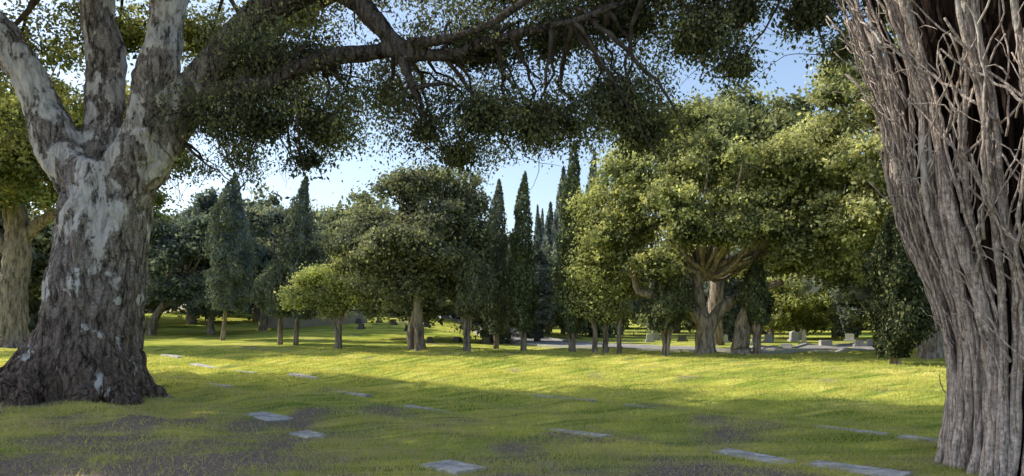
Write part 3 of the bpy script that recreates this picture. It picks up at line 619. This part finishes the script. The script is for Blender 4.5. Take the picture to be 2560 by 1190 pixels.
def box_obj(name, sx, sy, sz, loc, mat, rot=0, bev=.02, parent=None):
    bm = bmesh.new(); bmesh.ops.create_cube(bm, size=1); bmesh.ops.scale(bm, vec=(sx, sy, sz), verts=bm.verts)
    bmesh.ops.translate(bm, vec=(0, 0, sz/2), verts=bm.verts)
    bmesh.ops.bevel(bm, geom=bm.edges[:], offset=bev, segments=2, affect='EDGES')
    me = bpy.data.meshes.new(name); bm.to_mesh(me); bm.free(); me.materials.append(mat)
    o = obj(name, me, parent, loc); o.rotation_euler = (0, 0, rot); return o
w = empty('retaining_wall', (-14.2, 53, g1(-14.2, 53)-.15))
box_obj('wall_body', 6.6, .3, 1.1, (0, 0, 0), M_WALL, .1, parent=w); box_obj('coping', 6.7, .42, .1, (0, 0, 1.1), M_KERB, .1, parent=w)
box_obj('pier', .5, .5, 1.35, (3.5, .36, 0), M_WALL, .1, parent=w)

def headstone(x, y, h, w, kind, mat):
    e = empty('headstone', (x, y, g1(x, y)-.03)); e.rotation_euler = (0, 0, random.uniform(-.5, .3))
    box_obj('base', w*1.35, .42, .16, (0, 0, 0), M_STONE if mat is M_STONE else M_DSTONE, 0, .015, e)
    bm = bmesh.new(); prof = [(-w/2, 0), (w/2, 0)]
    if kind == 'round': prof += [(w/2*math.cos(a), h*.72+h*.28*math.sin(a)) for a in np.linspace(0, math.pi, 10)]
    elif kind == 'obelisk': prof = [(-w*.3, 0), (w*.3, 0), (w*.19, h*.88), (0, h), (-w*.19, h*.88)]
    else: prof += [(w/2, h*.93), (w*.42, h), (-w*.42, h), (-w/2, h*.93)]
    t = w*.3 if kind == 'obelisk' else .11
    f = [bm.verts.new((a, -t, b)) for a, b in prof]; k = [bm.verts.new((a, t, b)) for a, b in prof]
    bm.faces.new(f); bm.faces.new(k[::-1])
    for i in range(len(f)): j = (i+1) % len(f); bm.faces.new((f[j], f[i], k[i], k[j]))
    bmesh.ops.recalc_face_normals(bm, faces=bm.faces)
    me = bpy.data.meshes.new('tablet'); bm.to_mesh(me); bm.free(); me.materials.append(mat); obj('tablet', me, e, (0, 0, .16))
for (x, y, h, w, k, mt_) in [(13.2, 35.6, .22, .5, 'flat', M_STONE), (15.6, 36.8, .25, .6, 'flat', M_STONE), (17.6, 37.5, .22, .4, 'flat', M_STONE), (18.4, 38, .22, .35, 'round', M_STONE), (15.4, 39, .75, .4, 'obelisk', M_STONE),
        (14.2, 43, .35, .45, 'round', M_STONE), (15.6, 45, .35, .45, 'flat', M_STONE), (17.5, 46, .5, .45, 'round', M_STONE), (14.8, 49, 1.2, .5, 'obelisk', M_STONE), (12.3, 43, .35, .45, 'flat', M_STONE), (11.6, 44, .6, .3, 'obelisk', M_STONE),
        (19, 49, .45, .5, 'round', M_STONE), (10.6, 46, .3, .5, 'flat', M_DSTONE), (13.2, 40.5, .35, .3, 'obelisk', M_STONE), (8.2, 44, .35, .4, 'round', M_STONE), (9.3, 48, .35, .4, 'flat', M_STONE), (21, 46, .35, .5, 'flat', M_STONE)]:
    headstone(x, y, h, w, k, mt_)
for (x, y) in [(-12.4, 56), (-11.6, 57), (-10.8, 56), (-10, 58), (-9.2, 56.5), (-8.2, 57.5), (-7.4, 55), (-11, 53), (-9.6, 53.5), (-8.4, 52.5), (-6.4, 56), (-6.0, 52), (-10.2, 50), (-7, 49.5), (-4.6, 41.5), (-3.2, 43), (-1.4, 40.5)]:
    headstone(x, y, random.uniform(.15, .28), random.uniform(.3, .45), random.choice(['flat', 'round']), M_DSTONE)

def car(x, y, rot):
    e = empty('parked_car', (x, y, g1(x, y)+.05)); e.rotation_euler = (0, 0, rot)
    prof = [(-2.2, .35), (-2.25, .7), (-2.1, .92), (-1.55, 1.0), (-.95, 1.42), (.45, 1.46), (1.15, 1.02), (2.0, .86), (2.25, .62), (2.2, .32)]
    bm = bmesh.new()
    def sec(yv, s, zc): return [bm.verts.new((a*s, yv, b if b < 1.01 else 1.01+(b-1.01)*zc)) for a, b in prof]
    S = [sec(-.88, .97, .0), sec(-.9, 1, .0), sec(-.62, 1, 1), sec(.62, 1, 1), sec(.9, 1, .0), sec(.88, .97, .0)]
    for a, b in zip(S[:-1], S[1:]):
        for i in range(len(prof)): j = (i+1) % len(prof); bm.faces.new((a[i], a[j], b[j], b[i]))
    bm.faces.new(S[0][::-1]); bm.faces.new(S[-1]); bmesh.ops.recalc_face_normals(bm, faces=bm.faces)
    me = bpy.data.meshes.new('body'); bm.to_mesh(me); bm.free(); me.materials.append(M_PAINT); obj('body', me, e)
    for s in (-1, 1):
        V = [(-1.35, s*.885, 1.03), (.95, s*.885, 1.03), (.42, s*.675, 1.41), (-.9, s*.675, 1.38)]
        me = bpy.data.meshes.new('side_window'); me.from_pydata([(a, b+s*.012, c) for a, b, c in V], [], [(0, 1, 2, 3)]); me.materials.append(M_GLASS); obj('side_window', me, e)
        for wx in (-1.4, 1.4):
            bm = bmesh.new(); bmesh.ops.create_cone(bm, cap_ends=True, segments=20, radius1=.33, radius2=.33, depth=.22)
            bmesh.ops.bevel(bm, geom=[q for q in bm.edges if abs(q.verts[0].co.z-q.verts[1].co.z) < .01], offset=.03, affect='EDGES')
            me = bpy.data.meshes.new('wheel'); bm.to_mesh(me); bm.free(); me.materials.append(M_TYRE); o = obj('wheel', me, e, (wx, s*.83, .33)); o.rotation_euler = (math.pi/2, 0, 0)
    V = [(1.16, -.6, 1.05), (1.16, .6, 1.05), (.52, .56, 1.44), (.52, -.56, 1.44)]
    me = bpy.data.meshes.new('windscreen'); me.from_pydata([(a+.03, b, c+.02) for a, b, c in V], [], [(0, 1, 2, 3)]); me.materials.append(M_GLASS); obj('windscreen', me, e)
car(-8.4, 91, math.radians(-70))

# ------------------------------------------------------------------ light, sky, camera
SD = Vector((-.96, .27, 0)).normalized(); el = math.radians(40)
sdir = Vector((SD.x*math.cos(el), SD.y*math.cos(el), math.sin(el)))
W = bpy.data.worlds.new('World'); scene.world = W; W.use_nodes = True; nt = W.node_tree
bg = nt.nodes['Background']; sky = nt.nodes.new('ShaderNodeTexSky'); sky.sky_type = 'NISHITA'; sky.sun_disc = False
sky.sun_elevation = el; sky.sun_rotation = math.atan2(SD.x, SD.y) % (2*math.pi); sky.air_density = 1.0; sky.dust_density = 1.7; sky.ozone_density = 1.5
hs = nt.nodes.new('ShaderNodeHueSaturation'); hs.inputs['Value'].default_value = 1.6; hs.inputs['Saturation'].default_value = .95
nt.links.new(sky.outputs[0], hs.inputs['Color']); nt.links.new(hs.outputs[0], bg.inputs[0]); bg.inputs[1].default_value = .15
sl = bpy.data.lights.new('sun', 'SUN'); sl.energy = 5; sl.angle = math.radians(.5); sl.color = (1, .93, .78)
so = bpy.data.objects.new('sun', sl); COL.objects.link(so); so.rotation_euler = sdir.to_track_quat('Z', 'Y').to_euler(); so.location = (-20, 5, 30)
cam = bpy.data.cameras.new('camera'); cam.sensor_width = 36; cam.lens = 26; cam.shift_y = 195/2560; cam.clip_end = 3000; cam.clip_start = .1
co = bpy.data.objects.new('camera', cam); COL.objects.link(co); co.location = (0, 0, 1.6); co.rotation_euler = (math.pi/2, 0, 0); scene.camera = co
scene.view_settings.view_transform = 'Standard'; scene.view_settings.look = 'None'; scene.view_settings.exposure = 0
